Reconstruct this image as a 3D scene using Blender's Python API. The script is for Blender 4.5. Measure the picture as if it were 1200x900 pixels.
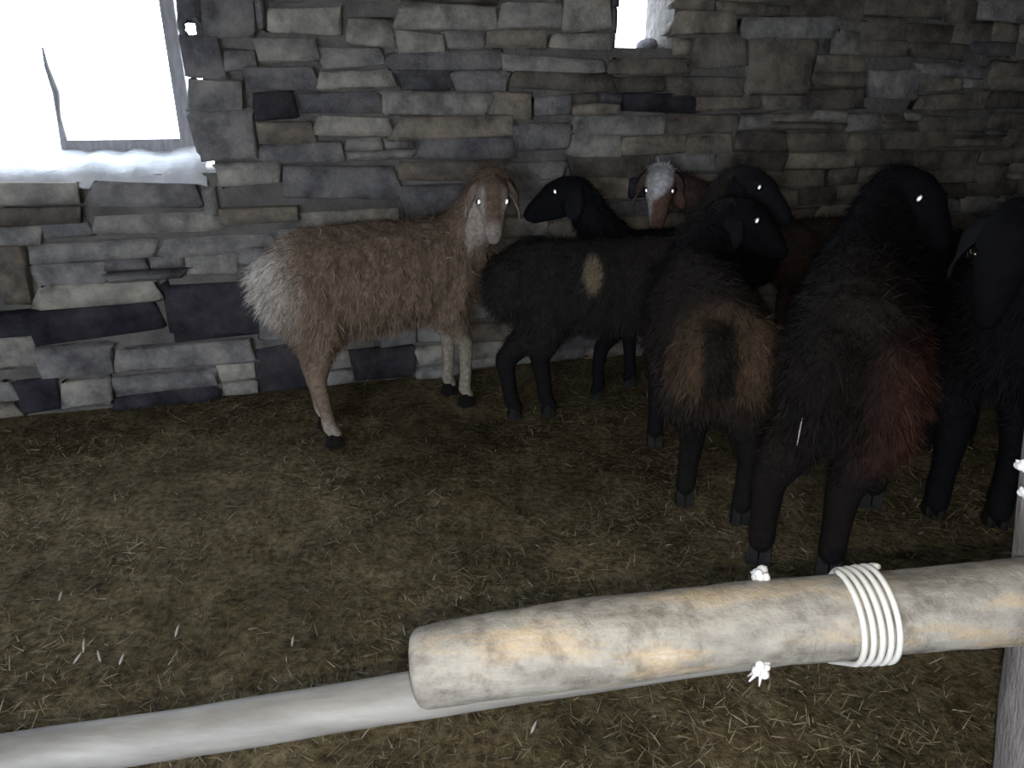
import bpy, bmesh, math, random
import numpy as np
from mathutils import Vector, Matrix, Euler, noise

for o in list(bpy.data.objects):
    bpy.data.objects.remove(o)
random.seed(7)
rng = np.random.default_rng(11)
SC = bpy.context.scene
COL = SC.collection
PI = math.pi

# ------------------------------------------------------------------ camera
CAM_H = 1.25
PITCH = math.radians(21.5)
F = 870.0                      # focal length in pixels of a 1200 x 900 frame
cam_d = bpy.data.cameras.new('camera')
cam_d.sensor_width = 36.0
cam_d.lens = F / 1200.0 * 36.0
cam_d.clip_start = 0.02
cam = bpy.data.objects.new('camera', cam_d)
cam.location = (0, 0, CAM_H)
cam.rotation_euler = (PI / 2 - PITCH, 0, 0)
COL.objects.link(cam)
SC.camera = cam

# ------------------------------------------------------------------ light
world = bpy.data.worlds.new('overcast_sky')
SC.world = world
world.use_nodes = True
wn = world.node_tree.nodes
wn['Background'].inputs[0].default_value = (0.78, 0.87, 1.0, 1)
wn['Background'].inputs[1].default_value = 9.5

FLASH_W = 27.0
fl_d = bpy.data.lights.new('phone_flash_offscreen', 'POINT')     # the flash of the phone that took the picture
fl_d.energy = FLASH_W
fl_d.color = (1.0, 0.95, 0.86)
fl_d.shadow_soft_size = 0.006
fl = bpy.data.objects.new('phone_flash_offscreen', fl_d)
fl.location = (0.018, 0.0, CAM_H - 0.040)
COL.objects.link(fl)

SC.view_settings.view_transform = 'Standard'
SC.view_settings.look = 'None'
SC.view_settings.exposure = 0.3
SC.view_settings.gamma = 1.0
SC.view_settings.use_curve_mapping = False

# ------------------------------------------------------------------ pixel helpers
FWD = Vector((0, math.cos(PITCH), -math.sin(PITCH)))
UP = Vector((0, math.sin(PITCH), math.cos(PITCH)))
RIGHT = Vector((1, 0, 0))
CAMP = Vector((0, 0, CAM_H))


def ray(px, py):
    return FWD + RIGHT * ((px - 600) / F) - UP * ((py - 450) / F)


def ground(px, py, z=0.0):
    r = ray(px, py)
    return CAMP + r * ((z - CAM_H) / r.z)


def at_y(px, py, y):
    r = ray(px, py)
    return CAMP + r * (y / r.y)


def at_depth(px, py, d):
    return CAMP + ray(px, py) * d


# ------------------------------------------------------------------ object helpers
def tag(o, label=None, cat=None, group=None, kind=None):
    if label: o['label'] = label
    if cat: o['category'] = cat
    if group: o['group'] = group
    if kind: o['kind'] = kind
    return o


def link(name, mesh, mat=None, parent=None, smooth=True):
    o = bpy.data.objects.new(name, mesh)
    COL.objects.link(o)
    if mat is not None and not mesh.materials:
        mesh.materials.append(mat)
    if smooth and len(mesh.polygons):
        mesh.polygons.foreach_set('use_smooth', [True] * len(mesh.polygons))
    if parent is not None:
        o.parent = parent
    return o


def empty(name, loc=(0, 0, 0), rz=0.0):
    o = bpy.data.objects.new(name, None)
    o.empty_display_size = 0.1
    o.location = loc
    o.rotation_euler = (0, 0, rz)
    COL.objects.link(o)
    return o


def pydata(name, verts, faces):
    m = bpy.data.meshes.new(name)
    m.from_pydata([tuple(v) for v in verts], [], faces)
    m.update()
    return m


def box_mesh(name, a, b):
    x0, y0, z0 = a; x1, y1, z1 = b
    v = [(x0, y0, z0), (x1, y0, z0), (x1, y1, z0), (x0, y1, z0), (x0, y0, z1), (x1, y0, z1), (x1, y1, z1), (x0, y1, z1)]
    f = [(0, 3, 2, 1), (4, 5, 6, 7), (0, 1, 5, 4), (1, 2, 6, 5), (2, 3, 7, 6), (3, 0, 4, 7)]
    return pydata(name, v, f)


class Geo:
    """collects closed rings / boxes and gives one mesh"""
    def __init__(s):
        s.v = []; s.f = []

    def loft(s, rings, cap=True):
        n = len(rings[0]); b = len(s.v)
        for r in rings: s.v += [tuple(p) for p in r]
        for i in range(len(rings) - 1):
            for j in range(n):
                k = (j + 1) % n
                s.f.append((b + i * n + j, b + i * n + k, b + (i + 1) * n + k, b + (i + 1) * n + j))
        if cap:
            s.f.append(tuple(b + j for j in reversed(range(n))))
            e = b + (len(rings) - 1) * n
            s.f.append(tuple(e + j for j in range(n)))

    def tube(s, pts, rad, n=12, round_ends=False, wob=0.0, seed=0, flat=None):
        pts = [Vector(p) for p in pts]
        if round_ends:
            d0 = (pts[0] - pts[1]).normalized(); d1 = (pts[-1] - pts[-2]).normalized()
            a = [(pts[0] + d0 * rad[0] * math.sin(t), rad[0] * math.cos(t)) for t in (1.45, 1.0, 0.5)]
            c = [(pts[-1] + d1 * rad[-1] * math.sin(t), rad[-1] * math.cos(t)) for t in (0.5, 1.0, 1.45)]
            pts = [q[0] for q in a] + pts + [q[0] for q in c]
            rad = [q[1] for q in a] + list(rad) + [q[1] for q in c]
        rings = []; ref = None
        for i, p in enumerate(pts):
            t = (pts[min(i + 1, len(pts) - 1)] - pts[max(i - 1, 0)]).normalized()
            if ref is None:
                ref = Vector((0, 0, 1)) if abs(t.z) < 0.9 else Vector((1, 0, 0))
            u = (ref - t * ref.dot(t)).normalized(); w = t.cross(u); ref = u
            ring = []
            for j in range(n):
                a = 2 * PI * j / n
                rr = rad[i]
                if wob:
                    rr *= 1 + wob * noise.noise(Vector((math.cos(a) * 1.4 + seed, math.sin(a) * 1.4, 0)) + p * 9) \
                        + 0.5 * wob * noise.noise(Vector((math.cos(a) * 3 + seed, math.sin(a) * 3, 5)) + p * 40)
                ring.append(p + (u * math.cos(a) + w * math.sin(a)) * rr)
            rings.append(ring)
        s.loft(rings)

    def ball(s, c, r, n=12, m=8):
        c = Vector(c); rx, ry, rz = r if hasattr(r, '__len__') else (r, r, r)
        rings = []
        for i in range(m + 1):
            t = -PI / 2 + 0.12 + (PI - 0.24) * i / m
            rings.append([(c.x + rx * math.cos(t) * math.cos(2 * PI * j / n), c.y + ry * math.cos(t) * math.sin(2 * PI * j / n), c.z + rz * math.sin(t)) for j in range(n)])
        s.loft(rings)

    def mesh(s, name):
        return pydata(name, s.v, s.f)


def lerp_path(pts, n):
    """Catmull-Rom through points"""
    pts = [Vector(p) for p in pts]
    P = [pts[0] * 2 - pts[1]] + pts + [pts[-1] * 2 - pts[-2]]
    out = []
    for i in range(1, len(P) - 2):
        for k in range(n):
            t = k / n
            a, b, c, d = P[i - 1], P[i], P[i + 1], P[i + 2]
            out.append(0.5 * ((2 * b) + (c - a) * t + (2 * a - 5 * b + 4 * c - d) * t * t + (3 * b - a - 3 * c + d) * t ** 3))
    out.append(pts[-1])
    return out


# ------------------------------------------------------------------ materials
def new_mat(name):
    m = bpy.data.materials.new(name); m.use_nodes = True
    nt = m.node_tree
    return m, nt, nt.nodes, nt.links, nt.nodes['Principled BSDF']


def noise_node(nt, scale, detail=6, rough=0.6, coord='Object', vec_scale=None):
    tc = nt.nodes.new('ShaderNodeTexCoord')
    n = nt.nodes.new('ShaderNodeTexNoise')
    n.inputs['Scale'].default_value = scale; n.inputs['Detail'].default_value = detail; n.inputs['Roughness'].default_value = rough
    if vec_scale:
        mp = nt.nodes.new('ShaderNodeMapping'); mp.inputs['Scale'].default_value = vec_scale
        nt.links.new(tc.outputs[coord], mp.inputs[0]); nt.links.new(mp.outputs[0], n.inputs['Vector'])
    else:
        nt.links.new(tc.outputs[coord], n.inputs['Vector'])
    return n


def ramp(nt, stops):
    r = nt.nodes.new('ShaderNodeValToRGB')
    e = r.color_ramp.elements
    e[0].position, e[0].color = stops[0][0], (*stops[0][1], 1)
    e[1].position, e[1].color = stops[-1][0], (*stops[-1][1], 1)
    for p, c in stops[1:-1]:
        q = e.new(p); q.color = (*c, 1)
    return r


def bump(nt, src, strength, dist=0.01):
    b = nt.nodes.new('ShaderNodeBump'); b.inputs['Strength'].default_value = strength; b.inputs['Distance'].default_value = dist
    nt.links.new(src, b.inputs['Height'])
    return b


def mix(nt, fac, a, b, mode='MIX'):
    m = nt.nodes.new('ShaderNodeMix'); m.data_type = 'RGBA'; m.blend_type = mode
    for sock, val in ((m.inputs[0], fac), (m.inputs[6], a), (m.inputs[7], b)):
        if hasattr(val, 'links') or hasattr(val, 'is_linked'): nt.links.new(val, sock)
        elif isinstance(val, tuple): sock.default_value = (*val, 1)
        else: sock.default_value = val
    return m.outputs[2]


def simple_noise_mat(name, stops, scale, rough=0.9, bump_s=0.4, bump_d=0.01, coord='Object', vec_scale=None, spec=0.2):
    m, nt, N, L, b = new_mat(name)
    n = noise_node(nt, scale, coord=coord, vec_scale=vec_scale)
    r = ramp(nt, stops); L.new(n.outputs['Fac'], r.inputs[0]); L.new(r.outputs[0], b.inputs['Base Color'])
    b.inputs['Roughness'].default_value = rough
    b.inputs['Specular IOR Level'].default_value = spec
    if bump_s:
        n2 = noise_node(nt, scale * 4, coord=coord, vec_scale=vec_scale)
        bp = bump(nt, n2.outputs['Fac'], bump_s, bump_d); L.new(bp.outputs[0], b.inputs['Normal'])
    return m


def stone_mat(name, stops, dust=0.35):
    m, nt, N, L, b = new_mat(name)
    oi = N.new('ShaderNodeObjectInfo')
    r = ramp(nt, stops); L.new(oi.outputs['Random'], r.inputs[0])
    tc = N.new('ShaderNodeTexCoord')
    geo = N.new('ShaderNodeNewGeometry')
    n = N.new('ShaderNodeTexNoise'); n.inputs['Scale'].default_value = 9; n.inputs['Detail'].default_value = 8; n.inputs['Roughness'].default_value = 0.65
    L.new(geo.outputs['Position'], n.inputs['Vector'])
    r2 = ramp(nt, [(0.32, (0.40, 0.39, 0.42)), (0.5, (0.95, 0.95, 0.95)), (0.68, (1.6, 1.55, 1.45))])
    L.new(n.outputs['Fac'], r2.inputs[0])
    c1 = mix(nt, 1.0, r.outputs[0], r2.outputs[0], 'MULTIPLY')
    n3 = N.new('ShaderNodeTexNoise'); n3.inputs['Scale'].default_value = 4.0; n3.inputs['Detail'].default_value = 5
    L.new(geo.outputs['Position'], n3.inputs['Vector'])
    r3 = ramp(nt, [(0.52, (0, 0, 0)), (0.68, (dust, dust, dust))]); L.new(n3.outputs['Fac'], r3.inputs[0])
    c2 = mix(nt, r3.outputs[0], c1, (0.36, 0.34, 0.30))
    L.new(c2, b.inputs['Base Color'])
    b.inputs['Roughness'].default_value = 0.92; b.inputs['Specular IOR Level'].default_value = 0.15
    n4 = N.new('ShaderNodeTexNoise'); n4.inputs['Scale'].default_value = 30; n4.inputs['Detail'].default_value = 8; n4.inputs['Roughness'].default_value = 0.7
    L.new(geo.outputs['Position'], n4.inputs['Vector'])
    bp = bump(nt, n4.outputs['Fac'], 0.8, 0.02); L.new(bp.outputs[0], b.inputs['Normal'])
    return m


M_STONE = stone_mat('fieldstone', [(0.0, (0.11, 0.107, 0.115)), (0.25, (0.18, 0.174, 0.18)), (0.5, (0.23, 0.22, 0.22)), (0.75, (0.28, 0.27, 0.255)), (1.0, (0.34, 0.32, 0.285))])
M_STONE_BROWN = stone_mat('earthy_fieldstone', [(0.0, (0.11, 0.095, 0.082)), (0.3, (0.17, 0.145, 0.122)), (0.7, (0.215, 0.185, 0.15)), (1.0, (0.30, 0.26, 0.21))], 0.3)
M_STONE_PALE = stone_mat('pale_fieldstone', [(0.0, (0.30, 0.29, 0.26)), (1.0, (0.40, 0.37, 0.32))])
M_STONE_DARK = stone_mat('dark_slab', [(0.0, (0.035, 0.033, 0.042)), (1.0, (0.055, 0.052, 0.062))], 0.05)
M_MORTAR = simple_noise_mat('earth_mortar', [(0.3, (0.09, 0.085, 0.08)), (0.6, (0.17, 0.16, 0.145)), (0.8, (0.24, 0.22, 0.19))], 7, bump_s=0.9, bump_d=0.02)
M_PLASTER = simple_noise_mat('lime_plaster', [(0.3, (0.55, 0.56, 0.58)), (0.7, (0.80, 0.80, 0.82))], 12, bump_s=0.7, bump_d=0.01)
M_FRAME = simple_noise_mat('weathered_grey_wood', [(0.3, (0.26, 0.25, 0.26)), (0.7, (0.40, 0.39, 0.40))], 14, vec_scale=(6, 6, 1))
M_CEIL = simple_noise_mat('ceiling_boards', [(0.3, (0.05, 0.04, 0.03)), (0.7, (0.12, 0.10, 0.075))], 6)
M_SNOW = simple_noise_mat('snow', [(0.3, (0.78, 0.8, 0.84)), (0.7, (0.86, 0.88, 0.9))], 3, bump_s=0.2)


def glass_mat():
    m, nt, N, L, b = new_mat('dusty_glass')
    tr = N.new('ShaderNodeBsdfTransparent'); tr.inputs[0].default_value = (0.93, 0.95, 0.96, 1)
    gl = N.new('ShaderNodeBsdfGlossy'); gl.inputs['Roughness'].default_value = 0.1
    mx = N.new('ShaderNodeMixShader'); mx.inputs[0].default_value = 0.05
    L.new(tr.outputs[0], mx.inputs[1]); L.new(gl.outputs[0], mx.inputs[2])
    L.new(mx.outputs[0], N['Material Output'].inputs['Surface'])
    return m


M_GLASS = glass_mat()


def floor_mat():
    m, nt, N, L, b = new_mat('trampled_dung_and_straw')
    n = noise_node(nt, 3.2, 8, 0.65)
    r = ramp(nt, [(0.3, (0.080, 0.068, 0.042)), (0.5, (0.155, 0.130, 0.080)), (0.7, (0.25, 0.205, 0.130))])
    L.new(n.outputs['Fac'], r.inputs[0])
    n2 = noise_node(nt, 45, 6, 0.7)
    r2 = ramp(nt, [(0.35, (0.45, 0.45, 0.45)), (0.65, (1.6, 1.55, 1.4))]); L.new(n2.outputs['Fac'], r2.inputs[0])
    n3 = noise_node(nt, 13, 4, 0.6)
    r3 = ramp(nt, [(0.34, (0.70, 0.66, 0.62)), (0.46, (1.0, 0.94, 0.88)), (0.56, (1.0, 1.0, 1.0)), (0.68, (1.35, 1.33, 1.32))]); L.new(n3.outputs['Fac'], r3.inputs[0])
    c_ = mix(nt, 1.0, r.outputs[0], r2.outputs[0], 'MULTIPLY')
    L.new(mix(nt, 1.0, c_, r3.outputs[0], 'MULTIPLY'), b.inputs['Base Color'])
    b.inputs['Roughness'].default_value = 0.95; b.inputs['Specular IOR Level'].default_value = 0.1
    bp = bump(nt, n2.outputs['Fac'], 0.9, 0.02); L.new(bp.outputs[0], b.inputs['Normal'])
    return m


M_FLOOR = floor_mat()


def attr_mat(name, rough=0.9, spec=0.15, nscale=60):
    m, nt, N, L, b = new_mat(name)
    a = N.new('ShaderNodeAttribute'); a.attribute_name = 'Col'
    n = noise_node(nt, nscale, 5, 0.6)
    r = ramp(nt, [(0.3, (0.6, 0.6, 0.6)), (0.7, (1.35, 1.35, 1.35))]); L.new(n.outputs['Fac'], r.inputs[0])
    L.new(mix(nt, 1.0, a.outputs['Color'], r.outputs[0], 'MULTIPLY'), b.inputs['Base Color'])
    b.inputs['Roughness'].default_value = rough; b.inputs['Specular IOR Level'].default_value = spec
    nb_ = noise_node(nt, 150, 4, 0.7)
    bp = bump(nt, nb_.outputs['Fac'], 0.6, 0.006); L.new(bp.outputs[0], b.inputs['Normal'])
    return m


M_COAT = attr_mat('sheep_coat', 0.8, 0.15)
M_FLEECE = attr_mat('sheep_fleece', 0.65, 0.22, 20)
M_STRAW = attr_mat('straw', 0.7, 0.3, 30)
M_HOOF = simple_noise_mat('hoof_horn', [(0.3, (0.008, 0.0075, 0.007)), (0.7, (0.018, 0.016, 0.015))], 30, rough=0.6)


def plain(name, c, rough, metal=0.0, spec=0.5):
    m, nt, N, L, b = new_mat(name)
    n = noise_node(nt, 80, 2)
    r = ramp(nt, [(0.2, tuple(x * 0.9 for x in c)), (0.8, c)]); L.new(n.outputs['Fac'], r.inputs[0]); L.new(r.outputs[0], b.inputs['Base Color'])
    b.inputs['Roughness'].default_value = rough; b.inputs['Metallic'].default_value = metal; b.inputs['Specular IOR Level'].default_value = spec
    return m


M_EYE = plain('dark_eyeball', (0.01, 0.008, 0.006), 0.15)
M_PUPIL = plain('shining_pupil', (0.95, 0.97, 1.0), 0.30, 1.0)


def log_mat():
    m, nt, N, L, b = new_mat('worn_pale_log')
    n = noise_node(nt, 5, 8, 0.65, vec_scale=(0.8, 4, 4))
    r = ramp(nt, [(0.26, (0.11, 0.095, 0.08)), (0.40, (0.25, 0.23, 0.20)), (0.53, (0.35, 0.33, 0.295)), (0.64, (0.45, 0.36, 0.25)), (0.76, (0.56, 0.54, 0.51))])
    L.new(n.outputs['Fac'], r.inputs[0])
    n2 = noise_node(nt, 26, 7, 0.7)
    r2 = ramp(nt, [(0.36, (0.62, 0.6, 0.58)), (0.5, (1, 1, 1)), (0.68, (1.25, 1.25, 1.25))]); L.new(n2.outputs['Fac'], r2.inputs[0])
    L.new(mix(nt, 1.0, r.outputs[0], r2.outputs[0], 'MULTIPLY'), b.inputs['Base Color'])
    b.inputs['Roughness'].default_value = 0.6; b.inputs['Specular IOR Level'].default_value = 0.35
    bp = bump(nt, n2.outputs['Fac'], 0.7, 0.008); L.new(bp.outputs[0], b.inputs['Normal'])
    return m


M_LOG = log_mat()
M_PIPE = simple_noise_mat('worn_grey_pole', [(0.3, (0.21, 0.20, 0.185)), (0.55, (0.30, 0.29, 0.27)), (0.75, (0.40, 0.385, 0.36))], 7, rough=0.55, bump_s=0.25, bump_d=0.004, vec_scale=(1, 5, 5), spec=0.5)
M_POST = simple_noise_mat('weathered_post', [(0.3, (0.16, 0.14, 0.14)), (0.7, (0.34, 0.31, 0.30))], 9, vec_scale=(4, 4, 0.8), bump_s=0.7)
M_TWINE = plain('pale_twine', (0.78, 0.77, 0.74), 0.6)
M_HUSK = plain('dry_husk', (0.5, 0.47, 0.40), 0.7)
M_WOOL = plain('white_wool', (0.85, 0.85, 0.88), 0.9)

# ------------------------------------------------------------------ the stone wall
WA = ground(0, 490); WB = ground(560, 432)
WDIR = (WB - WA).normalized()
WANG = math.atan2(WDIR.y, WDIR.x)
W0 = WA.lerp(WB, 1.0)
WN = Vector((WDIR.y, -WDIR.x, 0))           # faces into the room
ROOM_H = 2.15
THICK = 0.28


def wall_uv(px, py, depth=0.0):
    r = ray(px, py)
    p0 = W0 - WN * depth
    t = (p0 - CAMP).dot(WN) / r.dot(WN)
    p = CAMP + r * t
    return (p - W0).dot(WDIR), p.z


def cell_wall(name, us, zs, holes, thick, mat):
    """slab with rectangular openings: front at y=0, back at y=thick"""
    solid = lambda i, j: 0 <= i < len(us) - 1 and 0 <= j < len(zs) - 1 and (i, j) not in holes
    idx = {}; V = []; Fc = []

    def vi(i, j, k):
        if (i, j, k) not in idx:
            idx[(i, j, k)] = len(V); V.append((us[i], k * thick, zs[j]))
        return idx[(i, j, k)]
    for i in range(len(us) - 1):
        for j in range(len(zs) - 1):
            if not solid(i, j): continue
            Fc.append((vi(i, j, 0), vi(i + 1, j, 0), vi(i + 1, j + 1, 0), vi(i, j + 1, 0)))
            Fc.append((vi(i, j, 1), vi(i, j + 1, 1), vi(i + 1, j + 1, 1), vi(i + 1, j, 1)))
            if not solid(i - 1, j): Fc.append((vi(i, j, 0), vi(i, j + 1, 0), vi(i, j + 1, 1), vi(i, j, 1)))
            if not solid(i + 1, j): Fc.append((vi(i + 1, j, 0), vi(i + 1, j, 1), vi(i + 1, j + 1, 1), vi(i + 1, j + 1, 0)))
            if not solid(i, j - 1): Fc.append((vi(i, j, 0), vi(i, j, 1), vi(i + 1, j, 1), vi(i + 1, j, 0)))
            if not solid(i, j + 1): Fc.append((vi(i, j + 1, 0), vi(i + 1, j + 1, 0), vi(i + 1, j + 1, 1), vi(i, j + 1, 1)))
    return pydata(name, V, Fc)


U_L, U_R = -2.75, 3.7
win_r = wall_uv(233, 60)[0]; win_b = wall_uv(120, 206)[1]; win_l = win_r - 1.15; win_t = 1.98
sl_l = wall_uv(722, 30)[0]; sl_r = wall_uv(790, 20)[0]; sl_b = wall_uv(745, 56)[1]; sl_t = 1.92
us = sorted([U_L, win_l, win_r, sl_l, sl_r, U_R])
zs = sorted([-0.2, win_b, sl_b, sl_t, win_t, ROOM_H])
holes = set()
for i in range(len(us) - 1):
    for j in range(len(zs) - 1):
        uc = (us[i] + us[i + 1]) / 2; zc = (zs[j] + zs[j + 1]) / 2
        if win_l < uc < win_r and win_b < zc < win_t: holes.add((i, j))
        if sl_l < uc < sl_r and sl_b < zc < sl_t: holes.add((i, j))
wall_far = link('wall_far', cell_wall('wall_far', us, zs, holes, THICK, M_MORTAR), M_MORTAR, smooth=False)
wall_far.location = W0; wall_far.rotation_euler = (0, 0, WANG)
tag(wall_far, kind='structure')

# stones: a few low-poly shapes shared by all
def stone_shape(k):
    r = random.Random(100 + k)
    g = [-0.5, -0.45, 0.45, 0.5]
    gy = [-0.5, -0.40, 0.40, 0.5]
    V = []; Fc = []
    skew = [r.uniform(-0.085, 0.085) for _ in range(4)]
    for j in range(4):
        for i in range(4):
            edge = i in (0, 3) or j in (0, 3)
            corner = i in (0, 3) and j in (0, 3)
            x = g[i] + r.uniform(-0.035, 0.035); z = gy[j] + r.uniform(-0.085, 0.085)
            if i == 0: x += skew[0] * (j - 1.5)
            if i == 3: x += skew[1] * (j - 1.5)
            if j == 0: z += skew[2] * (i - 1.5) * 0.8
            if j == 3: z += skew[3] * (i - 1.5) * 0.8
            if corner: x *= 0.96; z *= 0.93
            y = (-0.5 if not edge else -0.34) + r.uniform(-0.12, 0.12)
            V.append((x, y, z))
    for j in range(3):
        for i in range(3):
            Fc.append((j * 4 + i, j * 4 + i + 1, j * 4 + i + 5, j * 4 + i + 4))
    ring = [0, 1, 2, 3, 7, 11, 15, 14, 13, 12, 8, 4]
    b = len(V)
    for q in ring: V.append((V[q][0] * 0.97, 0.5, V[q][2] * 0.97))
    for a in range(12):
        c = (a + 1) % 12
        Fc.append((ring[a], b + a, b + c, ring[c]))
    m = pydata('stone', V, Fc)
    return m


SHAPES = {}
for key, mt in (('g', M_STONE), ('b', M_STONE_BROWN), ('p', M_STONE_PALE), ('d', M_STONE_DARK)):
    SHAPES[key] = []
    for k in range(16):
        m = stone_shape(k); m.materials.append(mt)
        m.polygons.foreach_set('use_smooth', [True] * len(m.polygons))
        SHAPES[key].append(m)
NST = [0]


def add_stone(u0, u1, z0, z1, key, proud=None, gap=0.002):
    w = u1 - u0 - gap; h = z1 - z0 - gap
    if w < 0.03 or h < 0.02: return
    o = bpy.data.objects.new('stone', random.choice(SHAPES[key])); COL.objects.link(o)
    o.parent = wall_far
    pr = random.uniform(0.015, 0.05) if proud is None else proud
    d = 0.10
    o.location = ((u0 + u1) / 2, d / 2 - pr, (z0 + z1) / 2)
    o.scale = (w * (-1 if random.random() < 0.5 else 1), d, h * random.uniform(0.86, 1.16))
    o.rotation_euler = (0, random.uniform(-0.035, 0.035), 0)
    NST[0] += 1


# stones that can be recognised in the photograph: pixel boxes (x0, y0, x1, y1, kind)
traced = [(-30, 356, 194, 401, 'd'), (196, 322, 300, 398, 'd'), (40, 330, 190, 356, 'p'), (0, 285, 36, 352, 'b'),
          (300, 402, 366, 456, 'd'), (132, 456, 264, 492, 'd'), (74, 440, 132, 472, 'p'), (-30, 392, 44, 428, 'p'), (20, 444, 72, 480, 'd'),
          (412, 404, 486, 442, 'd'), (138, 402, 300, 426, 'g'), (44, 402, 136, 440, 'g'),
          (464, 2, 582, 38, 'p'), (584, 0, 655, 36, 'g'), (656, 0, 714, 36, 'p'), (404, 20, 460, 56, 'p'), (312, 6, 400, 44, 'p'),
          (446, 108, 572, 134, 'p'), (640, 38, 716, 60, 'p'), (300, 44, 372, 74, 'p'), (370, 84, 464, 104, 'p'),
          (470, 220, 552, 258, 'g'), (330, 196, 468, 232, 'g'), (600, 142, 664, 176, 'g'),
          (806, 40, 870, 80, 'b'), (872, 42, 948, 112, 'b'), (960, 0, 962, 2, 'd'), (972, 36, 1002, 66, 'p'), (1010, 80, 1070, 116, 'g'),
          (0, 240, 100, 262, 'b'), (104, 214, 236, 240, 'g'), (-40, 212, 100, 240, 'g'), (258, 240, 352, 262, 'b'),
          (214, 45, 262, 92, 'g'), (221, 94, 286, 128, 'g'), (227, 130, 300, 184, 'g'), (233, 0, 300, 42, 'g'), (207, -20, 236, 22, 'g')]
TR = []
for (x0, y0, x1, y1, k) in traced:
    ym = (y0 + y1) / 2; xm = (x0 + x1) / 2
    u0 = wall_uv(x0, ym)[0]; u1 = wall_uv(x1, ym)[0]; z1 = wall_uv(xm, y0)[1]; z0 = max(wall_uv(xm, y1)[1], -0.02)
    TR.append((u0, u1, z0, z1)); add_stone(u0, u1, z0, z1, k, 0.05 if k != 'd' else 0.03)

course_y = [446, 424, 402, 380, 357, 333, 308, 284, 262, 240, 214, 188, 162, 136, 108, 84, 60, 36, 4, -28, -62]
cz = [wall_uv(500, y)[1] for y in course_y]
cz[0] = 0.0
OPEN = [(win_l - 0.02, win_r, win_b - 0.005, win_t), (sl_l, sl_r, sl_b, sl_t)]
for c in range(len(cz) - 1):
    z0, z1 = cz[c], cz[c + 1]
    blocked = []
    for (a, b, p, q) in TR + OPEN:
        ov = min(q, z1) - max(p, z0)
        if ov > 0.22 * (z1 - z0): blocked.append((a, b))
    blocked.sort()
    free = []; cur = -2.2
    for a, b in blocked:
        if a > cur: free.append((cur, a))
        cur = max(cur, b)
    if cur < 3.35: free.append((cur, 3.35))
    for a, b in free:
        u = a
        while u < b - 0.02:
            w = random.uniform(0.16, 0.50)
            if b - (u + w) < 0.14: w = b - u
            if w > 0.62: w /= 2
            um = u + w / 2
            rr = random.random()
            right = max(0.0, min(1.0, (um - 0.3) / 0.9))
            key = 'b' if rr < 0.1 + 0.75 * right else ('d' if rr > 0.98 else ('p' if 0.88 < rr and right < 0.5 else 'g'))
            dz = 0.035 * noise.noise(Vector((um * 1.7, c * 3.1, 0)))
            if w / (z1 - z0) < 2.2 or random.random() < 0.9 or z1 - z0 < 0.085:
                add_stone(u, u + w, z0 + dz, z1 + dz, key)
            else:
                zm = (z0 + z1) / 2
                add_stone(u, u + w, z0 + dz, zm, key); add_stone(u, u + w * 0.55, zm, z1 + dz, key); add_stone(u + w * 0.55, u + w, zm, z1 + dz, 'g')
            u += w
print('stones', NST[0])

# ------------------------------------------------------------------ window with deep sill
window = tag(empty('window_1', W0, WANG), kind='structure')
FD = 0.20
fi = wall_uv(209, 150, FD)[0]; fo = wall_uv(225, 150, FD)[0]; fb = wall_uv(140, 164, FD)[1]
link('window_stile', box_mesh('window_stile', (fi, FD, fb - 0.05), (fo, FD + 0.05, win_t)), M_FRAME, window, False)
g = Geo(); lu = wall_uv(70, 164, FD)[0]
link('window_rail', box_mesh('window_rail', (lu, FD, fb - 0.05), (fi, FD + 0.05, fb)), M_FRAME, window, False)
link('window_stile', box_mesh('window_stile', (win_l, FD, fb - 0.05), (win_l + 0.06, FD + 0.05, win_t)), M_FRAME, window, False)
pts = [wall_uv(48, 55, FD), wall_uv(53, 78, FD), wall_uv(64, 108, FD), wall_uv(67, 135, FD), wall_uv(74, 168, FD)]
g.tube([(u, FD + 0.02, z) for u, z in pts], [0.004, 0.009, 0.014, 0.009, 0.015], 8)
link('glazing_bar', g.mesh('glazing_bar'), M_FRAME, window)
link('window_pane', box_mesh('window_pane', (lu, FD + 0.022, fb - 0.005), (fi + 0.005, FD + 0.026, win_t)), M_GLASS, window, False)
# sloping plastered sill, lumpy
g = Geo(); NU, NV = 40, 8
V = []; Fc = []
s_r = wall_uv(240, 192)[0]
for j in range(NV + 1):
    for i in range(NU + 1):
        u = win_l + (s_r - win_l) * i / NU; d = -0.03 + (FD + 0.08 + 0.03) * j / NV
        z = win_b + (fb - 0.01 - win_b) * (j / NV) ** 0.9
        z += 0.020 * noise.noise(Vector((u * 9, d * 9, 1))) + 0.010 * noise.noise(Vector((u * 30, d * 30, 4)))
        if j == 0: z -= 0.025
        if i == NU: z -= 0.02
        V.append((u, d + 0.012 * noise.noise(Vector((u * 12, j * 0.7, 9))), z))
nv = len(V)
for j in range(NV):
    for i in range(NU):
        a = j * (NU + 1) + i; Fc.append((a, a + 1, a + NU + 2, a + NU + 1))
for i in range(NU + 1): V.append((V[i][0], V[i][1] + 0.02, win_b - 0.045))
for i in range(NU): Fc.append((nv + i, nv + i + 1, i + 1, i))
link('window_sill', pydata('window_sill', V, Fc), M_PLASTER, window)
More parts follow.
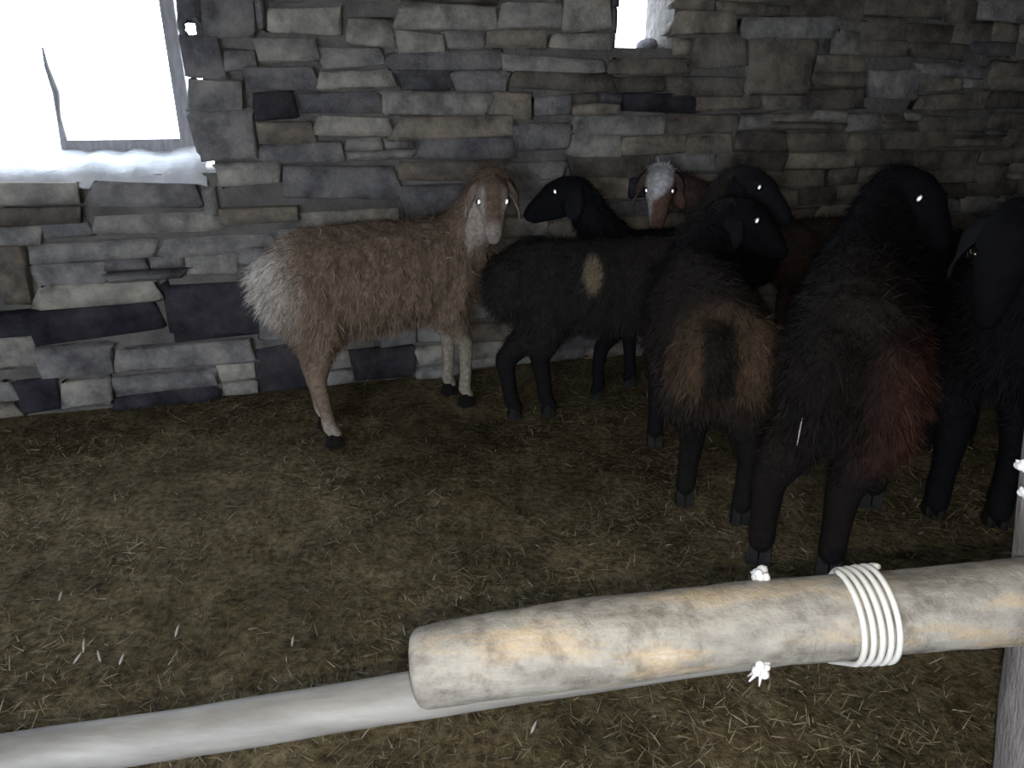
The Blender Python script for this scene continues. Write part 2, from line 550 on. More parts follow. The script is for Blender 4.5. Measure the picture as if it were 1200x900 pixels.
# ragged plaster lip along the gap between frame and stones
g = Geo(); pp = []; rr = []
for k in range(26):
    y = 4 + k * 6.4
    if 16 < y < 48: 
        continue
    x = 209 + 0.128 * y + 2.2 * math.sin(k * 1.9)
    u, z = wall_uv(x + 5, y, 0.06); pp.append((u, 0.06, z)); rr.append(0.007 + 0.006 * random.random())
g.tube(pp[:2], rr[:2], 7); g.tube(pp[2:], rr[2:], 7)
link('plaster_lip', g.mesh('plaster_lip'), M_PLASTER, window)

# plaster collar round the daylight hole beside the frame
g = Geo(); hu, hz = wall_uv(224, 33, -0.03)
ku = wall_uv(231, 33)[0] - wall_uv(224, 33)[0]; kz = wall_uv(224, 24)[1] - wall_uv(224, 33)[1]
g.tube([(hu + (ku + .013) * math.cos(a), -0.03, hz + (kz + .013) * math.sin(a)) for a in [2 * PI * i / 24 for i in range(25)]], [.0145 + .003 * math.sin(i * 2.3) for i in range(25)], 8)
link('hole_collar', g.mesh('hole_collar'), M_STONE, window)
# loose chips that narrow the slit opening
slit = tag(empty('window_2', W0, WANG), kind='structure')
g = Geo()
for (x, y, r_) in ((727, 60, .022), (737, 63, .020), (748, 60, .024), (758, 50, .03), (766, 58, .035), (780, 54, .035)):
    u, z = wall_uv(x, y, 0.15); 
    b = Geo(); b.ball((u, 0.15, z - 0.01), (r_, 0.10, r_), 9, 6)
    link('sill_stone', b.mesh('sill_stone'), M_STONE, slit)

# ------------------------------------------------------------------ rest of the room
def corner(u, back=0.0):
    return W0 + WDIR * u - WN * back


XL = corner(U_L).x; XR = corner(U_R).x
YB = -2.7
yl = corner(U_L).y; yr = corner(U_R).y
# wall behind the photographer, with the open barn doorway that lets the daylight in
DOOR = (-3.0 + 0.25, -0.35, 0.0, 1.95)
us2 = sorted([XL - 0.3, DOOR[0], DOOR[1], XR + 0.3]); zs2 = [-0.2, 0.0, DOOR[3], ROOM_H]
wb = link('wall_back', cell_wall('wall_back', us2, zs2, {(1, 1)}, 0.3, M_MORTAR), M_MORTAR, smooth=False)
wb.location = (0, YB - 0.3, 0); tag(wb, kind='structure')
tag(link('wall_left', box_mesh('wall_left', (XL - 0.3, YB, -0.2), (XL, yl + 0.25, ROOM_H)), M_MORTAR, smooth=False), kind='structure')
tag(link('wall_right', box_mesh('wall_right', (XR, YB, -0.2), (XR + 0.3, yr + 0.25, ROOM_H)), M_MORTAR, smooth=False), kind='structure')
ca_, cb_ = corner(U_L - 0.4, THICK + 0.1), corner(U_R + 0.4, THICK + 0.1)
cv = [(ca_.x, YB - 0.4), (cb_.x, YB - 0.4), (cb_.x, cb_.y), (ca_.x, ca_.y)]
cv = [(x, y, z) for z in (ROOM_H, ROOM_H + 0.15) for x, y in cv]
tag(link('ceiling', pydata('ceiling', cv, [(3, 2, 1, 0), (4, 5, 6, 7), (0, 1, 5, 4), (1, 2, 6, 5), (2, 3, 7, 6), (3, 0, 4, 7)]), M_CEIL, smooth=False), kind='structure')
# portals guide the sky light through the openings
def portal(name, w, h, mat):
    l = bpy.data.lights.new(name, 'AREA'); l.shape = 'RECTANGLE'; l.size = w; l.size_y = h; l.cycles.is_portal = True
    o = bpy.data.objects.new(name, l); o.matrix_world = mat; COL.objects.link(o)


def portal_m(c, n):
    """area lamp shines along local -Z, so local Z = -n"""
    z = -Vector(n).normalized(); y = Vector((0, 0, 1)); x = y.cross(z)
    return Matrix(((x.x, y.x, z.x, c[0]), (x.y, y.y, z.y, c[1]), (x.z, y.z, z.z, c[2]), (0, 0, 0, 1)))


c = corner((win_l + win_r) / 2, THICK + 0.01); portal('window_daylight', win_r - win_l, win_t - win_b, portal_m((c.x, c.y, (win_t + win_b) / 2), WN))
c = corner((sl_l + sl_r) / 2, THICK + 0.01); portal('slit_daylight', sl_r - sl_l, sl_t - sl_b, portal_m((c.x, c.y, (sl_t + sl_b) / 2), WN))
portal('door_daylight_offscreen', DOOR[1] - DOOR[0], DOOR[3], portal_m(((DOOR[0] + DOOR[1]) / 2, YB - 0.31, DOOR[3] / 2), (0, 1, 0)))
# snow outside
tag(link('ground_snow', box_mesh('ground_snow', (-25, -25, -0.5), (25, 30, -0.12)), M_SNOW, smooth=False), kind='structure')

# floor: trampled bedding
FX, FY = 240, 240
x0, x1, y0, y1 = XL, XR, YB, yr + 0.1


def floor_z(x, y):
    return 0.005 * noise.noise(Vector((x * 15, y * 15, 8))) + 0.014 * noise.noise(Vector((x * 1.6, y * 1.6, 0))) + 0.008 * noise.noise(Vector((x * 7, y * 7, 3))) - 0.006


V = []; Fc = []
for j in range(FY + 1):
    for i in range(FX + 1):
        x = x0 + (x1 - x0) * i / FX; y = y0 + (y1 - y0) * j / FY
        V.append((x, y, floor_z(x, y)))
for j in range(FY):
    for i in range(FX):
        a = j * (FX + 1) + i; Fc.append((a, a + 1, a + FX + 2, a + FX + 1))
tag(link('floor', pydata('floor', V, Fc), M_FLOOR), kind='structure')


# strand mesh used for straw and for fleece
def strands(name, P, D, S, L, W, C, mat, parent=None, bend=None):
    """ribbons: roots P, directions D, side vectors S, lengths L, widths W, colours C"""
    n = len(P)
    if bend is None: bend = np.zeros_like(P)
    m1 = P + D * (L * 0.55)[:, None] + bend * 0.3
    t = P + D * L[:, None] + bend
    s = S * (W / 2)[:, None]
    v = np.stack([P - s, P + s, m1 - s * 0.8, m1 + s * 0.8, t], 1).reshape(-1, 3)
    base = np.arange(n)[:, None] * 5
    q = np.concatenate([base + 0, base + 1, base + 3, base + 2], 1)
    tr = np.concatenate([base + 2, base + 3, base + 4], 1)
    loops = np.concatenate([q, tr], 1).reshape(-1)
    starts = np.zeros(2 * n, int); starts[0::2] = np.arange(n) * 7; starts[1::2] = np.arange(n) * 7 + 4
    me = bpy.data.meshes.new(name)
    me.vertices.add(5 * n); me.vertices.foreach_set('co', v.reshape(-1).astype(np.float32))
    me.loops.add(7 * n); me.loops.foreach_set('vertex_index', loops.astype(np.int32))
    me.polygons.add(2 * n); me.polygons.foreach_set('loop_start', starts.astype(np.int32))
    me.update(calc_edges=True); me.validate()
    ca = me.color_attributes.new('Col', 'FLOAT_COLOR', 'POINT')
    cc = np.ones((n, 5, 4), np.float32); cc[:, :, :3] = C[:, None, :]
    ca.data.foreach_set('color', cc.reshape(-1))
    return link(name, me, mat, parent)


def unit(a):
    return a / np.maximum(np.linalg.norm(a, axis=1, keepdims=True), 1e-9)


def make_straw():
    n = 70000
    # denser where the floor comes near
    x = rng.uniform(-2.3, 2.9, n); y = 0.55 + 3.3 * rng.random(n) ** 1.5
    keep = []
    for a, b in zip(x, y):
        q = Vector((a, b, 0)) - W0
        keep.append(q.dot(WN) > 0.05 and abs(a) < 0.85 * b + 0.5)
    keep = np.array(keep); x = x[keep]; y = y[keep]; n = len(x)
    z = np.array([floor_z(a, b) for a, b in zip(x, y)])
    P = np.stack([x, y, z + 0.002], 1)
    a = rng.uniform(0, 2 * PI, n); tilt = np.abs(rng.normal(0, 0.25, n)) + 0.03
    D = np.stack([np.cos(a) * np.cos(tilt), np.sin(a) * np.cos(tilt), np.sin(tilt)], 1)
    S = unit(np.stack([-np.sin(a), np.cos(a), rng.normal(0, 0.4, n)], 1))
    L = rng.uniform(0.010, 0.05, n); W = rng.uniform(0.001, 0.003, n)
    t = rng.random(n)[:, None]
    patch = np.array([0.65 + 0.9 * max(0, noise.noise(Vector((p[0] * 2.2, p[1] * 2.2, 7))) + 0.3) for p in P])[:, None]
    C = ((1 - t) * np.array([0.11, 0.090, 0.055]) + t * np.array([0.34, 0.285, 0.175])) * patch
    pale = rng.random(n) < 0.035
    C[pale] = np.array([0.50, 0.46, 0.36]); 
    o = strands('straw_litter', P, D, S, L, W, C, M_STRAW)
    tag(o, 'short dry straw scattered over the trampled dung floor', 'straw', kind='stuff')


make_straw()

# pale husks lying among the straw
for i, (px, py, ln, a) in enumerate([(98, 765, .035, 1.9), (86, 778, .03, 1.0), (118, 776, .03, 2.2), (140, 780, .028, 1.4), (68, 700, .026, 1.6), (205, 746, .032, 1.5), (342, 756, .026, 1.6), (622, 862, .03, 1.0)]):
    g = Geo(); d = Vector((math.cos(a) * .8, math.sin(a) * .8, 0.55)).normalized()
    p = ground(px, py); p.z = floor_z(p.x, p.y) + 0.002
    g.tube([p, p + d * ln * .3, p + d * ln * .7, p + d * ln], [.001, .0035, .003, .0006], 6)
    o = link('husk', g.mesh('husk'), M_HUSK)
    tag(o, 'small pale dry husk lying in the straw litter', 'husk', 'pale husks in the litter')

# ------------------------------------------------------------------ sheep
def mat3(yaw, pitch, roll=0.0):
    """x axis = nose: yaw about z, pitch > 0 nose down"""
    return Matrix.Rotation(yaw, 3, 'Z') @ Matrix.Rotation(pitch, 3, 'Y') @ Matrix.Rotation(roll, 3, 'X')


FEET = {'hl': (-.30, .10), 'hr': (-.30, -.10), 'fl': (.30, .095), 'fr': (.30, -.095)}


def make_sheep(label, root_xy, yaw, s, head, head_yaw, head_pitch, colour, head_roll=0.0, feet=None, leg_r=1.0, fat=1.0, girth=1.0,
               fleece_len=0.042, fleece_n=18000, ear_col=(0.011, 0.011, 0.014), hs=1.0, rump=.7):
    """head: world point between the eyes' level inside the skull; yaw etc. in degrees (world)"""
    yaw = math.radians(yaw)
    root = empty('sheep', (root_xy[0], root_xy[1], 0), yaw)
    tag(root, label, 'sheep', 'sheep penned by the stone wall')
    inv = Matrix.Translation((root_xy[0], root_xy[1], 0)) @ Matrix.Rotation(yaw, 4, 'Z')
    inv = inv.inverted()
    fpos = {k: Vector((v[0] * s, v[1] * girth * s, 0)) for k, v in FEET.items()}
    for k, px in (feet or {}).items():
        q = inv @ ground(*px); fpos[k] = Vector((q.x, q.y, 0))
    hc = inv @ Vector(head)
    HR = mat3(math.radians(head_yaw) - yaw, math.radians(head_pitch), math.radians(head_roll))
    hp = lambda x, y, z: hc + HR @ (Vector((x, y, z)) * s * hs)
    g = Geo()
    # trunk
    st = [(-.50, .635, .05, .07), (-.465, .625, .12, .14), (-.39, .612, .160, .182), (-.26, .603, .175, .200), (-.06, .586, .180, .216), (.14, .590, .175, .212),
          (.28, .602, .160, .203), (.38, .612, .138, .180), (.45, .620, .098, .135), (.49, .622, .04, .06)]
    rings = []
    for (x, zc, ry, rz) in st:
        if x < -.30: x = -.30 + (x + .30) * rump
        rings.append([(x * s, ry * girth * s * math.cos(a) * (1 - 0.10 * math.sin(a)), (zc + rz * math.sin(a)) * s) for a in [2 * PI * j / 20 for j in range(20)]])
    g.loft(rings)
    # fat rump lobes and short tail between them
    for sd in (-1, 1):
        g.ball(((-.30 - .17 * rump) * s, sd * .062 * s, .60 * s), (.105 * fat * s, .092 * fat * s, .135 * fat * s), 14, 10)
    # legs
    for k, f in fpos.items():
        sd = 1 if k[1] == 'l' else -1
        if k[0] == 'h':
            hip = Vector((-.315, sd * .060 * girth, .60)) * s; stf = Vector((-.275, sd * .085 * girth, .43)) * s
            hock = f + Vector((-.042, 0, .275)) * s
            g.tube([hip, stf], [.120 * girth * s, .095 * girth * s], 14, True)
            g.tube([stf, stf.lerp(hock, .55), hock], [.090 * girth * s, .062 * s * leg_r, .042 * s * leg_r], 12, True)
            g.tube([hock, f + Vector((-.02, 0, .15)) * s, f + Vector((-.012, 0, .08)) * s], [.041 * s * leg_r, .033 * s * leg_r, .034 * s * leg_r], 12, True)
            g.tube([f + Vector((-.012, 0, .08)) * s, f + Vector((.012, 0, .045)) * s], [.034 * s * leg_r, .031 * s * leg_r], 12, True)
        else:
            sh = Vector((.30, sd * .070 * girth, .58)) * s; el = Vector((.27, sd * .09 * girth, .42)) * s
            kn = f + (el - f) * 0.10 + Vector((.012, 0, .235)) * s
            g.tube([sh, el], [.105 * girth * s, .076 * girth * s], 14, True)
            g.tube([el, el.lerp(kn, .5), kn], [.070 * s, .052 * s * leg_r, .041 * s * leg_r], 12, True)
            g.tube([kn, f + Vector((.004, 0, .15)) * s, f + Vector((-.006, 0, .08)) * s], [.040 * s * leg_r, .032 * s * leg_r, .034 * s * leg_r], 12, True)
            g.tube([f + Vector((-.006, 0, .08)) * s, f + Vector((.014, 0, .045)) * s], [.034 * s * leg_r, .031 * s * leg_r], 12, True)
    # neck
    nb = Vector((.34, 0, .645)) * s; ne = hp(-.045, 0, -.035)
    nm = nb.lerp(ne, .5) + Vector((.02, 0, .005)) * s
    path = lerp_path([nb, nm, ne], 5)
    g.tube(path, [(.150 - .068 * (i / (len(path) - 1)) ** .8) * s for i in range(len(path))], 16, True)
    # head: skull, roman nose, jaw
    hr = lambda pts, rad: g.tube([hp(*p) for p in pts], [r * s * hs for r in rad], 14, True)
    hr([(-.045, 0, 0), (.02, 0, .012), (.075, 0, .008)], [.066, .076, .066])
    hr([(.06, 0, .008), (.12, 0, -.010), (.17, 0, -.034), (.20, 0, -.052)], [.064, .052, .044, .036])
    hr([(-.01, 0, -.045), (.08, 0, -.062), (.185, 0, -.072)], [.052, .042, .028])
    for sd in (-1, 1):
        hr([(.055, sd * .046, .030), (.085, sd * .044, .024)], [.025, .022])
        hr([(.195, sd * .016, -.050), (.207, sd * .017, -.056)], [.020, .017])
    raw = g.mesh('body_raw')
    ob = bpy.data.objects.new('body_raw', raw); COL.objects.link(ob)
    md = ob.modifiers.new('r', 'REMESH'); md.mode = 'VOXEL'; md.voxel_size = 0.0105
    sm = ob.modifiers.new('s', 'SMOOTH'); sm.factor = 0.5; sm.iterations = 9
    dg = bpy.context.evaluated_depsgraph_get(); dg.update()
    me = bpy.data.meshes.new_from_object(ob.evaluated_get(dg))
    bpy.data.objects.remove(ob); bpy.data.meshes.remove(raw)
    me.name = 'body'
    nvt = len(me.vertices)
    co = np.empty(nvt * 3, np.float32); me.vertices.foreach_get('co', co); co = co.reshape(-1, 3).astype(float)
    nr = np.empty(nvt * 3, np.float32); me.vertices.foreach_get('normal', nr); nr = nr.reshape(-1, 3).astype(float)
    HRn = np.array(HR); hcn = np.array(hc)
    H = (co - hcn) @ HRn / (s * hs)              # head coordinates
    Q = co / s
    # head proper: in front of the poll plane and close to the nose axis
    on_head = (H[:, 0] > -0.035) & (H[:, 0] < .27) & (np.abs(H[:, 1]) < .12) & (H[:, 2] > -.13) & (H[:, 2] < .12) & (Q[:, 2] > .5)
    low = Q[:, 2] < 0.36
    # lumpy wool relief on the trunk
    nz = np.array([noise.noise(Vector(p * 16)) + .6 * noise.noise(Vector(p * 38)) for p in co])
    amp = np.where(on_head | low, 0.0, 0.011)
    co2 = co + nr * (nz * amp)[:, None]
    me.vertices.foreach_set('co', co2.astype(np.float32).reshape(-1)); me.update()
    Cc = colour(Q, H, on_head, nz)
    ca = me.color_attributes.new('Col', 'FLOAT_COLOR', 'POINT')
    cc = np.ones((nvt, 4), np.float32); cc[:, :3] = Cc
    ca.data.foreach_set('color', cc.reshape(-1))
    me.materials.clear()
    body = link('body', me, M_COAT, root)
    # fleece
    cand = np.where(~on_head & (Q[:, 2] > .30))[0]
    if fleece_n:
        pk = rng.choice(cand, fleece_n)
        Pp = co2[pk] + rng.normal(0, .004, (fleece_n, 3)); Nn = nr[pk]
        back = np.array([-1.0, 0, 0])
        D = unit(Nn * .42 + np.array([0, 0, -.55]) + back * .35 + rng.normal(0, .28, (fleece_n, 3)))
        # keep strands outside the skin
        dn = (D * Nn).sum(1, keepdims=True); D = unit(D + Nn * np.maximum(0, .22 - dn))
        Sd = unit(np.cross(D, Nn) + rng.normal(0, .25, D.shape))
        Ln = fleece_len * rng.uniform(.45, 1.25, fleece_n) * np.clip((Q[pk, 2] - .26) / .18, .25, 1)
        Wd = rng.uniform(.0016, .0042, fleece_n)
        Cf = Cc[pk] * rng.uniform(.6, 1.45, (fleece_n, 1))
        fo_ = strands('fleece', Pp, D, Sd, Ln, Wd, Cf, M_FLEECE, root, bend=np.array([0, 0, -1.0]) * (Ln * .18)[:, None])
        fo_['kind'] = 'stuff'
    # ears: drooping leaves
    for sd in (-1, 1):
        base = hp(-.012, sd * .066, .030)
        out = (HR @ Vector((-.10, sd, 0))); out.z *= .3; out.normalize()
        fwdv = HR @ Vector((1, 0, -.2)); fwdv = (fwdv - out * fwdv.dot(out)).normalized()
        rows = []; ln = .135 * s * hs
        for i in range(8):
            t = i / 7
            c_ = base + out * (.052 * math.sin(min(1, t * 1.5) * PI / 2)) * s * hs + Vector((0, 0, -1)) * ln * t ** 1.25 + fwdv * .012 * math.sin(t * PI) * s
            w = (.016 + .030 * math.sin(PI * min(1, .12 + t * .82)) ** .8) * s * hs * (1 if t < .98 else .35)
            row = []
            for j in range(5):
                q = (j - 2) / 2
                row.append(c_ + fwdv * w * q - out * .012 * s * (1 - q * q) * (1 - t))
            rows.append(row)
        V = [p for r in rows for p in r]; n0 = len(V)
        th = out * .007 * s
        V += [p - th for p in V]
        Fc = []
        for i in range(7):
            for j in range(4):
                a = i * 5 + j
                Fc.append((a, a + 1, a + 6, a + 5)); Fc.append((n0 + a, n0 + a + 5, n0 + a + 6, n0 + a + 1))
        per = [j for j in range(5)] + [i * 5 + 4 for i in range(1, 8)] + [35 + j for j in (3, 2, 1, 0)] + [i * 5 for i in range(6, 0, -1)]
        for a in range(len(per)):
            b = per[(a + 1) % len(per)]; Fc.append((per[a], n0 + per[a], n0 + b, b))
        em = pydata('ear', V, Fc)
        ca = em.color_attributes.new('Col', 'FLOAT_COLOR', 'POINT')
        ca.data.foreach_set('color', np.tile(np.array([*ear_col, 1], np.float32), len(V)))
        link('ear', em, M_COAT, root)
    # eyes
    for sd in (-1, 1):
        c_ = hp(.074, sd * .060, .034)
        g = Geo(); r_ = .0165 * s * hs; g.ball(c_, r_, 12, 8)
        eye = link('eye', g.mesh('eye'), M_EYE, root)
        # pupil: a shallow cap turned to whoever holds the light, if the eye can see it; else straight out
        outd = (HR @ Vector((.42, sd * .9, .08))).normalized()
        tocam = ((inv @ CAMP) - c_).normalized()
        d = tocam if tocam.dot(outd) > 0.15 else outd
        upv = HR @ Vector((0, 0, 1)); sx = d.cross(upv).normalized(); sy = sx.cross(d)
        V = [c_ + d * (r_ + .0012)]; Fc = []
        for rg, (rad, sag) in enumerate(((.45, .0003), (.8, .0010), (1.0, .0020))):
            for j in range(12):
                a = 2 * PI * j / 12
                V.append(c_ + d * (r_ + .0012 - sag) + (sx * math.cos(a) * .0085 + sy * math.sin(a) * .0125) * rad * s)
        for j in range(12):
            k = (j + 1) % 12
            Fc.append((0, 1 + j, 1 + k))
            for rg in range(2):
                Fc.append((1 + rg * 12 + j, 13 + rg * 12 + j, 13 + rg * 12 + k, 1 + rg * 12 + k))
        pm = pydata('pupil', V, Fc)
        bm = bmesh.new(); bm.from_mesh(pm); bmesh.ops.recalc_face_normals(bm, faces=bm.faces); bm.to_mesh(pm); bm.free()
        po = link('pupil', pm, M_PUPIL, eye)
    # cloven hooves
    for k, f in fpos.items():
        g = Geo()
        for sd in (-1, 1):
            cy = f.y + sd * .0150 * s * leg_r; w = .0138 * s * leg_r
            g.loft([[(f.x + x * s * lr, cy + y * w * q, z * s) for x, y in ((-.028, -1), (.005, -1), (.032, -.6), (.038, 0), (.032, .6), (.005, 1), (-.028, 1))]
                    for z, lr, q in ((-.004, 1.05, 1.05), (.012, 1.0, 1.0), (.034, .72, .92), (.056, .58, .8))])
        link('hoof', g.mesh('hoof'), M_HOOF, root, False)
    return root


def c3(*v):
    return np.array(v, float)


def blend(C, mask, col):
    m = np.clip(mask, 0, 1)[:, None]
    return C * (1 - m) + np.array(col) * m


def sstep(x, a, b):
    t = np.clip((x - a) / (b - a), 0, 1); return t * t * (3 - 2 * t)


def col_tan(Q, H, hd, nz):
    C = np.tile(c3(.225, .165, .120), (len(Q), 1))
    C = blend(C, sstep(Q[:, 2], .72, .82) * .5, (.17, .115, .085))
    C = blend(C, sstep(-Q[:, 0], .33, .46) * sstep(Q[:, 2], .36, .46) * .95, (.52, .47, .42))
    C = blend(C, sstep(Q[:, 0], .30, .50) * sstep(.62 - Q[:, 2], 0, .15) * .5, (.36, .27, .18))
    C = blend(C, sstep(-Q[:, 2], -.36, -.26) * (Q[:, 0] > 0), (.29, .25, .20))
    C = blend(C, sstep(-Q[:, 2], -.14, -.07) * (Q[:, 0] < 0), (.40, .34, .28))
    f = hd.astype(float)
    C = blend(C, f, (.15, .10, .075))
    C = blend(C, f * sstep(np.abs(H[:, 1]), .028, .046) * sstep(H[:, 0], -.02, .06), (.33, .285, .25))
    C = blend(C, f * sstep(H[:, 0], .15, .19), (.31, .26, .23))
    return C


def col_black(Q, H, hd, nz, base=(.0055, .0055, .0075)):
    return np.tile(c3(*base), (len(Q), 1))


def col_darkbrown(Q, H, hd, nz):
    C = np.tile(c3(.019, .016, .015), (len(Q), 1))
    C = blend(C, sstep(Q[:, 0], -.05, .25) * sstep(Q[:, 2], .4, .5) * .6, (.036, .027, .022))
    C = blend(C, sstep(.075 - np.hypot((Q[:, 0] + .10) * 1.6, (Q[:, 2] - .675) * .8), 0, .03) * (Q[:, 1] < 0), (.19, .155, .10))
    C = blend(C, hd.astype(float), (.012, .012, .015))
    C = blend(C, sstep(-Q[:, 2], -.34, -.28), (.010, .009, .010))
    return C


def col_whiteface(Q, H, hd, nz):
    C = np.tile(c3(.055, .036, .027), (len(Q), 1))
    f = hd.astype(float)
    C = blend(C, f, (.13, .075, .055))
    C = blend(C, sstep(H[:, 2] * 1.2 - H[:, 0] * .5 - H[:, 1] * .75, -.02, .02) * (H[:, 0] > -.12) * (np.linalg.norm(H, axis=1) < .22), (.55, .54, .56))
    C = blend(C, f * sstep(-H[:, 1], .02, .04), (.42, .40, .38))
    return C


def col_brownrump(Q, H, hd, nz):
    C = np.tile(c3(.030, .021, .018), (len(Q), 1))
    rump = sstep(-Q[:, 0], .26, .42) * sstep(Q[:, 2], .46, .54) * sstep(.80 - Q[:, 2], 0, .08)
    C = blend(C, rump * .95, (.095, .062, .038))
    C = blend(C, rump * sstep(.062 - np.abs(Q[:, 1] - .045), 0, .022) * sstep(.77 - Q[:, 2], 0, .06), (.02, .015, .012))
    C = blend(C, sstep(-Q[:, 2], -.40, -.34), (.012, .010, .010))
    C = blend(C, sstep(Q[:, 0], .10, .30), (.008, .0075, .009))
    C = blend(C, hd.astype(float), (.0055, .0055, .0075))
    return C


def col_redbrown(Q, H, hd, nz):
    C = np.tile(c3(.015, .012, .011), (len(Q), 1))
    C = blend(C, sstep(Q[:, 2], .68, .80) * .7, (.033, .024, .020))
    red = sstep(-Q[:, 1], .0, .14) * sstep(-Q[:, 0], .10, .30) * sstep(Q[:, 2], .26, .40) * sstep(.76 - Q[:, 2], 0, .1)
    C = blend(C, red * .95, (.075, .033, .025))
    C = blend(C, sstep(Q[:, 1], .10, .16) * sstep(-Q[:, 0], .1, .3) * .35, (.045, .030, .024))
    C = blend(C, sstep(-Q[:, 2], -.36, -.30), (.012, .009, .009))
    C = blend(C, sstep(Q[:, 0], .10, .30), (.008, .0075, .009))
    C = blend(C, hd.astype(float), (.0055, .0055, .0075))
    return C


def root_from_foot(px, local, yaw, s):
    f = ground(*px); a = math.radians(yaw)
    lx, ly = local[0] * s, local[1] * s
    return (f.x - (lx * math.cos(a) - ly * math.sin(a)), f.y - (lx * math.sin(a) + ly * math.cos(a)))


# tan ewe by the wall, looking at the camera
r1 = (-.525, 2.84)
make_sheep('tan sheep with whitish rump, head turned to face forward, beside wall', r1, 33, .98, at_y(577, 224, 2.95), -86, 50, col_tan,
           feet={'hr': (392, 522), 'hl': (382, 500), 'fr': (546, 474), 'fl': (526, 461)}, fat=.95, rump=.45, ear_col=(.22, .16, .125), fleece_len=.045, leg_r=.86, hs=.90)
# dark brown sheep with a tan flank patch
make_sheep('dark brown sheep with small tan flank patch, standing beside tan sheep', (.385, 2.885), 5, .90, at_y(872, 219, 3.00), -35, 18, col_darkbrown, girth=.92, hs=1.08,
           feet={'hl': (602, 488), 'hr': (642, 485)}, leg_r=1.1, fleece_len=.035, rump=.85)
# black sheep facing left behind it
make_sheep('black sheep seen in profile behind the dark brown sheep', (.775, 3.305), 195, .86, at_y(668, 227, 3.17), 186, 12, col_black, girth=.86, fat=.8, hs=1.05,
           leg_r=1.0, fleece_len=.03, fleece_n=9000, feet={'fl': (700, 468), 'fr': (737, 452)})
# brown sheep with a white forehead at the back
make_sheep('brown sheep with white forehead patch peering over the black sheep', (1.645, 3.675), 197, .85, at_y(774, 214, 3.42), 258, 45, col_whiteface,
           ear_col=(.10, .07, .055), fleece_n=9000, girth=.86, fat=.8, hs=1.12)
# brown-rumped sheep seen from behind
make_sheep('dark sheep with pale brown rump and black tail stripe', (.615, 2.30), 87, .93, at_y(866, 256, 2.76), -28, 20, col_brownrump,
           feet={'hl': (801, 588), 'hr': (866, 610), 'fl': (766, 522)}, leg_r=1.05, girth=.95)
# big red-brown sheep in front, seen from behind
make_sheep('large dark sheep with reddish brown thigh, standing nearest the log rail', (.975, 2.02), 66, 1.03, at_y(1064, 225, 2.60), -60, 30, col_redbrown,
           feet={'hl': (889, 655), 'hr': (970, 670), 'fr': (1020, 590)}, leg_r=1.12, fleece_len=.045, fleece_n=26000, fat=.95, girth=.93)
# black sheep facing the camera at the right
make_sheep('black woolly sheep walking toward the rail, facing forward with drooping ears', (1.535, 2.33), 250, 1.0, at_y(1186, 280, 1.88), 228, 50, col_black,
           feet={'fr': (1094, 600), 'fl': (1166, 612), 'hr': (1086, 522)}, leg_r=1.2, fleece_n=15000)

# ------------------------------------------------------------------ pen rail in the foreground
LOGD = 0.87
lp = [at_depth(x, y, LOGD) for x, y in ((486, 783), (600, 765), (700, 751), (800, 739), (900, 729), (1000, 721), (1100, 712), (1200, 704), (1330, 694))]
path = lerp_path(lp, 10)
rad = []
for i, p in enumerate(path):
    rad.append(.0475 + .0035 * noise.noise(p * 7))
rad[0] *= .93
g = Geo(); g.tube(path, rad, 40, False, 0.05, 3)
# softened cut end
logm = g.mesh('log_rail')
o = link('log_rail', logm, M_LOG); tag(o, 'thick pale worn log rail with blunt cut end in the foreground', 'rail')
bv = o.modifiers.new('b', 'BEVEL'); bv.width = .008; bv.segments = 3; bv.limit_method = 'ANGLE'; bv.angle_limit = 1.0

PD = .87 + .064
pp = [at_depth(x, y, PD) for x, y in ((-160, 912), (0, 890), (240, 855), (480, 816), (760, 772), (1000, 738), (1075, 728))]
path = lerp_path(pp, 8)
g = Geo(); g.tube(path, [.0300 + .0012 * noise.noise(p * 8) for p in path], 28, True, 0.02, 8)
o = link('pole_rail', g.mesh('pole_rail'), M_PIPE); tag(o, 'thinner smooth grey pole tied behind the log and running beyond its end', 'rail')

# twine binding: several turns round log and pole
g = Geo()
axc = [at_depth(x, y, LOGD) for x, y in ((985, 722.5), (1034, 718))]
ax = (axc[1] - axc[0]).normalized()
u = (UP - ax * UP.dot(ax)).normalized(); w = ax.cross(u)
cm = axc[0].lerp(axc[1], .5)
pc = at_depth(1010, 736.7, PD) - cm
cloud = []
for cx, cy, r0 in ((0, 0, .0535), (pc.dot(u), pc.dot(w), .0350)):
    cloud += [(cx + r0 * math.cos(2 * PI * k / 48), cy + r0 * math.sin(2 * PI * k / 48)) for k in range(48)]


def hull(P):
    P = sorted(set(P)); out = []
    for seq in (P, P[::-1]):
        h = []
        for p in seq:
            while len(h) > 1 and (h[-1][0] - h[-2][0]) * (p[1] - h[-2][1]) - (h[-1][1] - h[-2][1]) * (p[0] - h[-2][0]) <= 0: h.pop()
            h.append(p)
        out += h[:-1]
    return out


loop = hull(cloud)
top = max(range(len(loop)), key=lambda k: loop[k][0]); loop = loop[top:] + loop[:top]
turns = 5; pts = []; nn = len(loop) * turns
for i in range(nn + 1):
    q = loop[i % len(loop)]; k = 1 + .012 * math.sin(i * .23)
    pts.append(axc[0].lerp(axc[1], i / nn) + u * q[0] * k + w * q[1] * k)
g.tube(pts, [.0036] * len(pts), 7)
o = link('twine_binding', g.mesh('twine_binding'), M_TWINE); tag(o, 'white twine wound several turns around the log rail', 'twine')

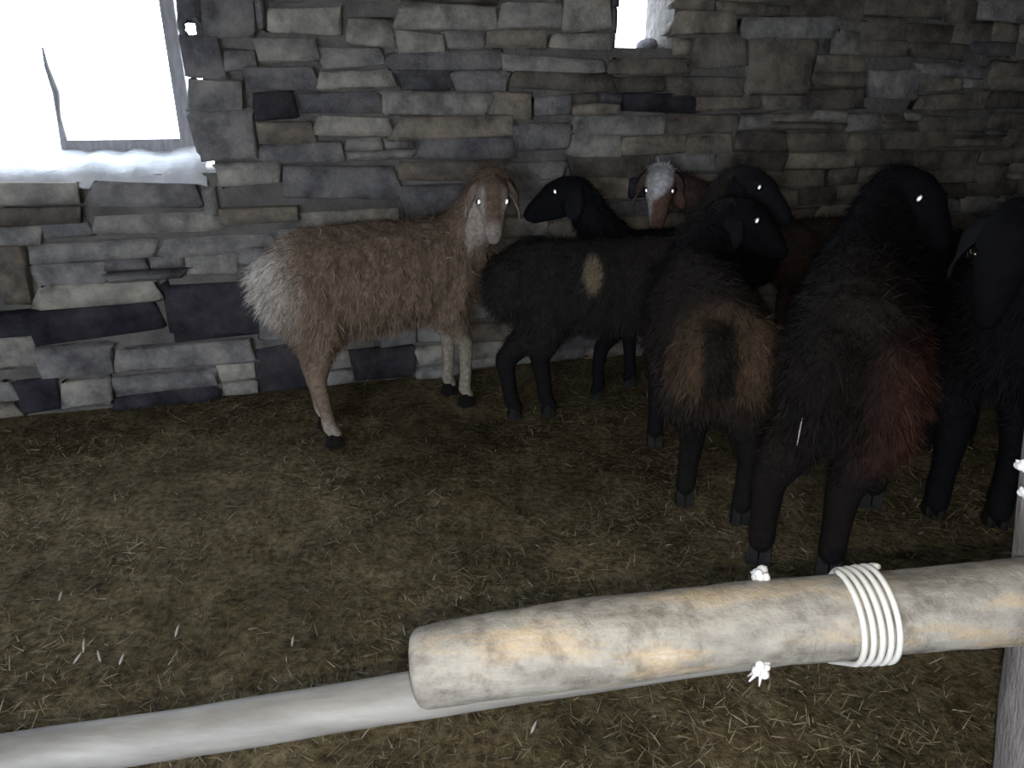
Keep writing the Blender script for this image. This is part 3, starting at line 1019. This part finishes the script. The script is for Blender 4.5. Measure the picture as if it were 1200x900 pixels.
# post at the right
pa = at_y(1214, 900, .810); pb = at_y(1253, 560, .810)
d = (pb - pa).normalized()
foot = pa - d * (pa.z / d.z); foot.z = -.02
top = pa + d * ((.93 - pa.z) / d.z)
g = Geo(); rings = []
for i in range(15):
    t = i / 14; p = foot.lerp(top, t)
    ring = []
    for j in range(16):
        a = 2 * PI * j / 16 + .2
        q = .044 / max(abs(math.cos(a)), abs(math.sin(a))) ** .75
        q *= 1 + .07 * noise.noise(Vector((math.cos(a) * 2, math.sin(a) * 2, t * 6)))
        ring.append(p + Vector((math.cos(a) * q, math.sin(a) * q, 0)))
    rings.append(ring)
g.loft(rings)
o = link('fence_post', g.mesh('fence_post'), M_POST); tag(o, 'weathered wooden post carrying the log rail', 'post')


# wool tufts caught on the rail and post
def tuft(c_, r_, label, seed, hang=0.0):
    g = Geo(); rr_ = random.Random(seed)
    for k in range(9):
        q = Vector(c_) + Vector((rr_.uniform(-1, 1), rr_.uniform(-1, 1), rr_.uniform(-.7, .9))) * r_ * .75
        g.ball(q, r_ * rr_.uniform(.35, .65), 8, 6)
    for k in range(7):
        dv = Vector((rr_.uniform(-1, 1), rr_.uniform(-1, 1), rr_.uniform(-1, 1) - hang)).normalized()
        g.tube([Vector(c_), Vector(c_) + dv * r_ * .9, Vector(c_) + dv * r_ * (1.3 + hang)], [r_ * .40, r_ * .28, r_ * .08], 6)
    o = link('wool_tuft', g.mesh('wool_tuft'), M_WOOL); tag(o, label, 'wool', 'wool tufts snagged on the pen rail')


tuft(at_depth(891, 676, .885), .0115, 'white wool tuft snagged on top of the log rail', 3)
tuft(at_depth(893, 782, .838), .0095, 'wisp of wool hanging under the log rail beside the twine', 5, 1.0)
tuft(at_y(1201, 545, .82), .009, 'white wool tuft snagged near the top of the post', 8)
tuft(at_y(1202, 577, .815), .008, 'white wool tuft snagged on the post just above the log', 9)

# one pale straw caught in the fleece of the large sheep
g = Geo(); a_ = at_y(940, 490, 1.598); b_ = at_y(934, 522, 1.600)
g.tube([a_, a_.lerp(b_, .5), b_], [.0014, .0017, .0010], 6)
tag(link('straw_stalk', g.mesh('straw_stalk'), M_TWINE), 'single pale straw caught in the fleece of the large dark sheep', 'straw')
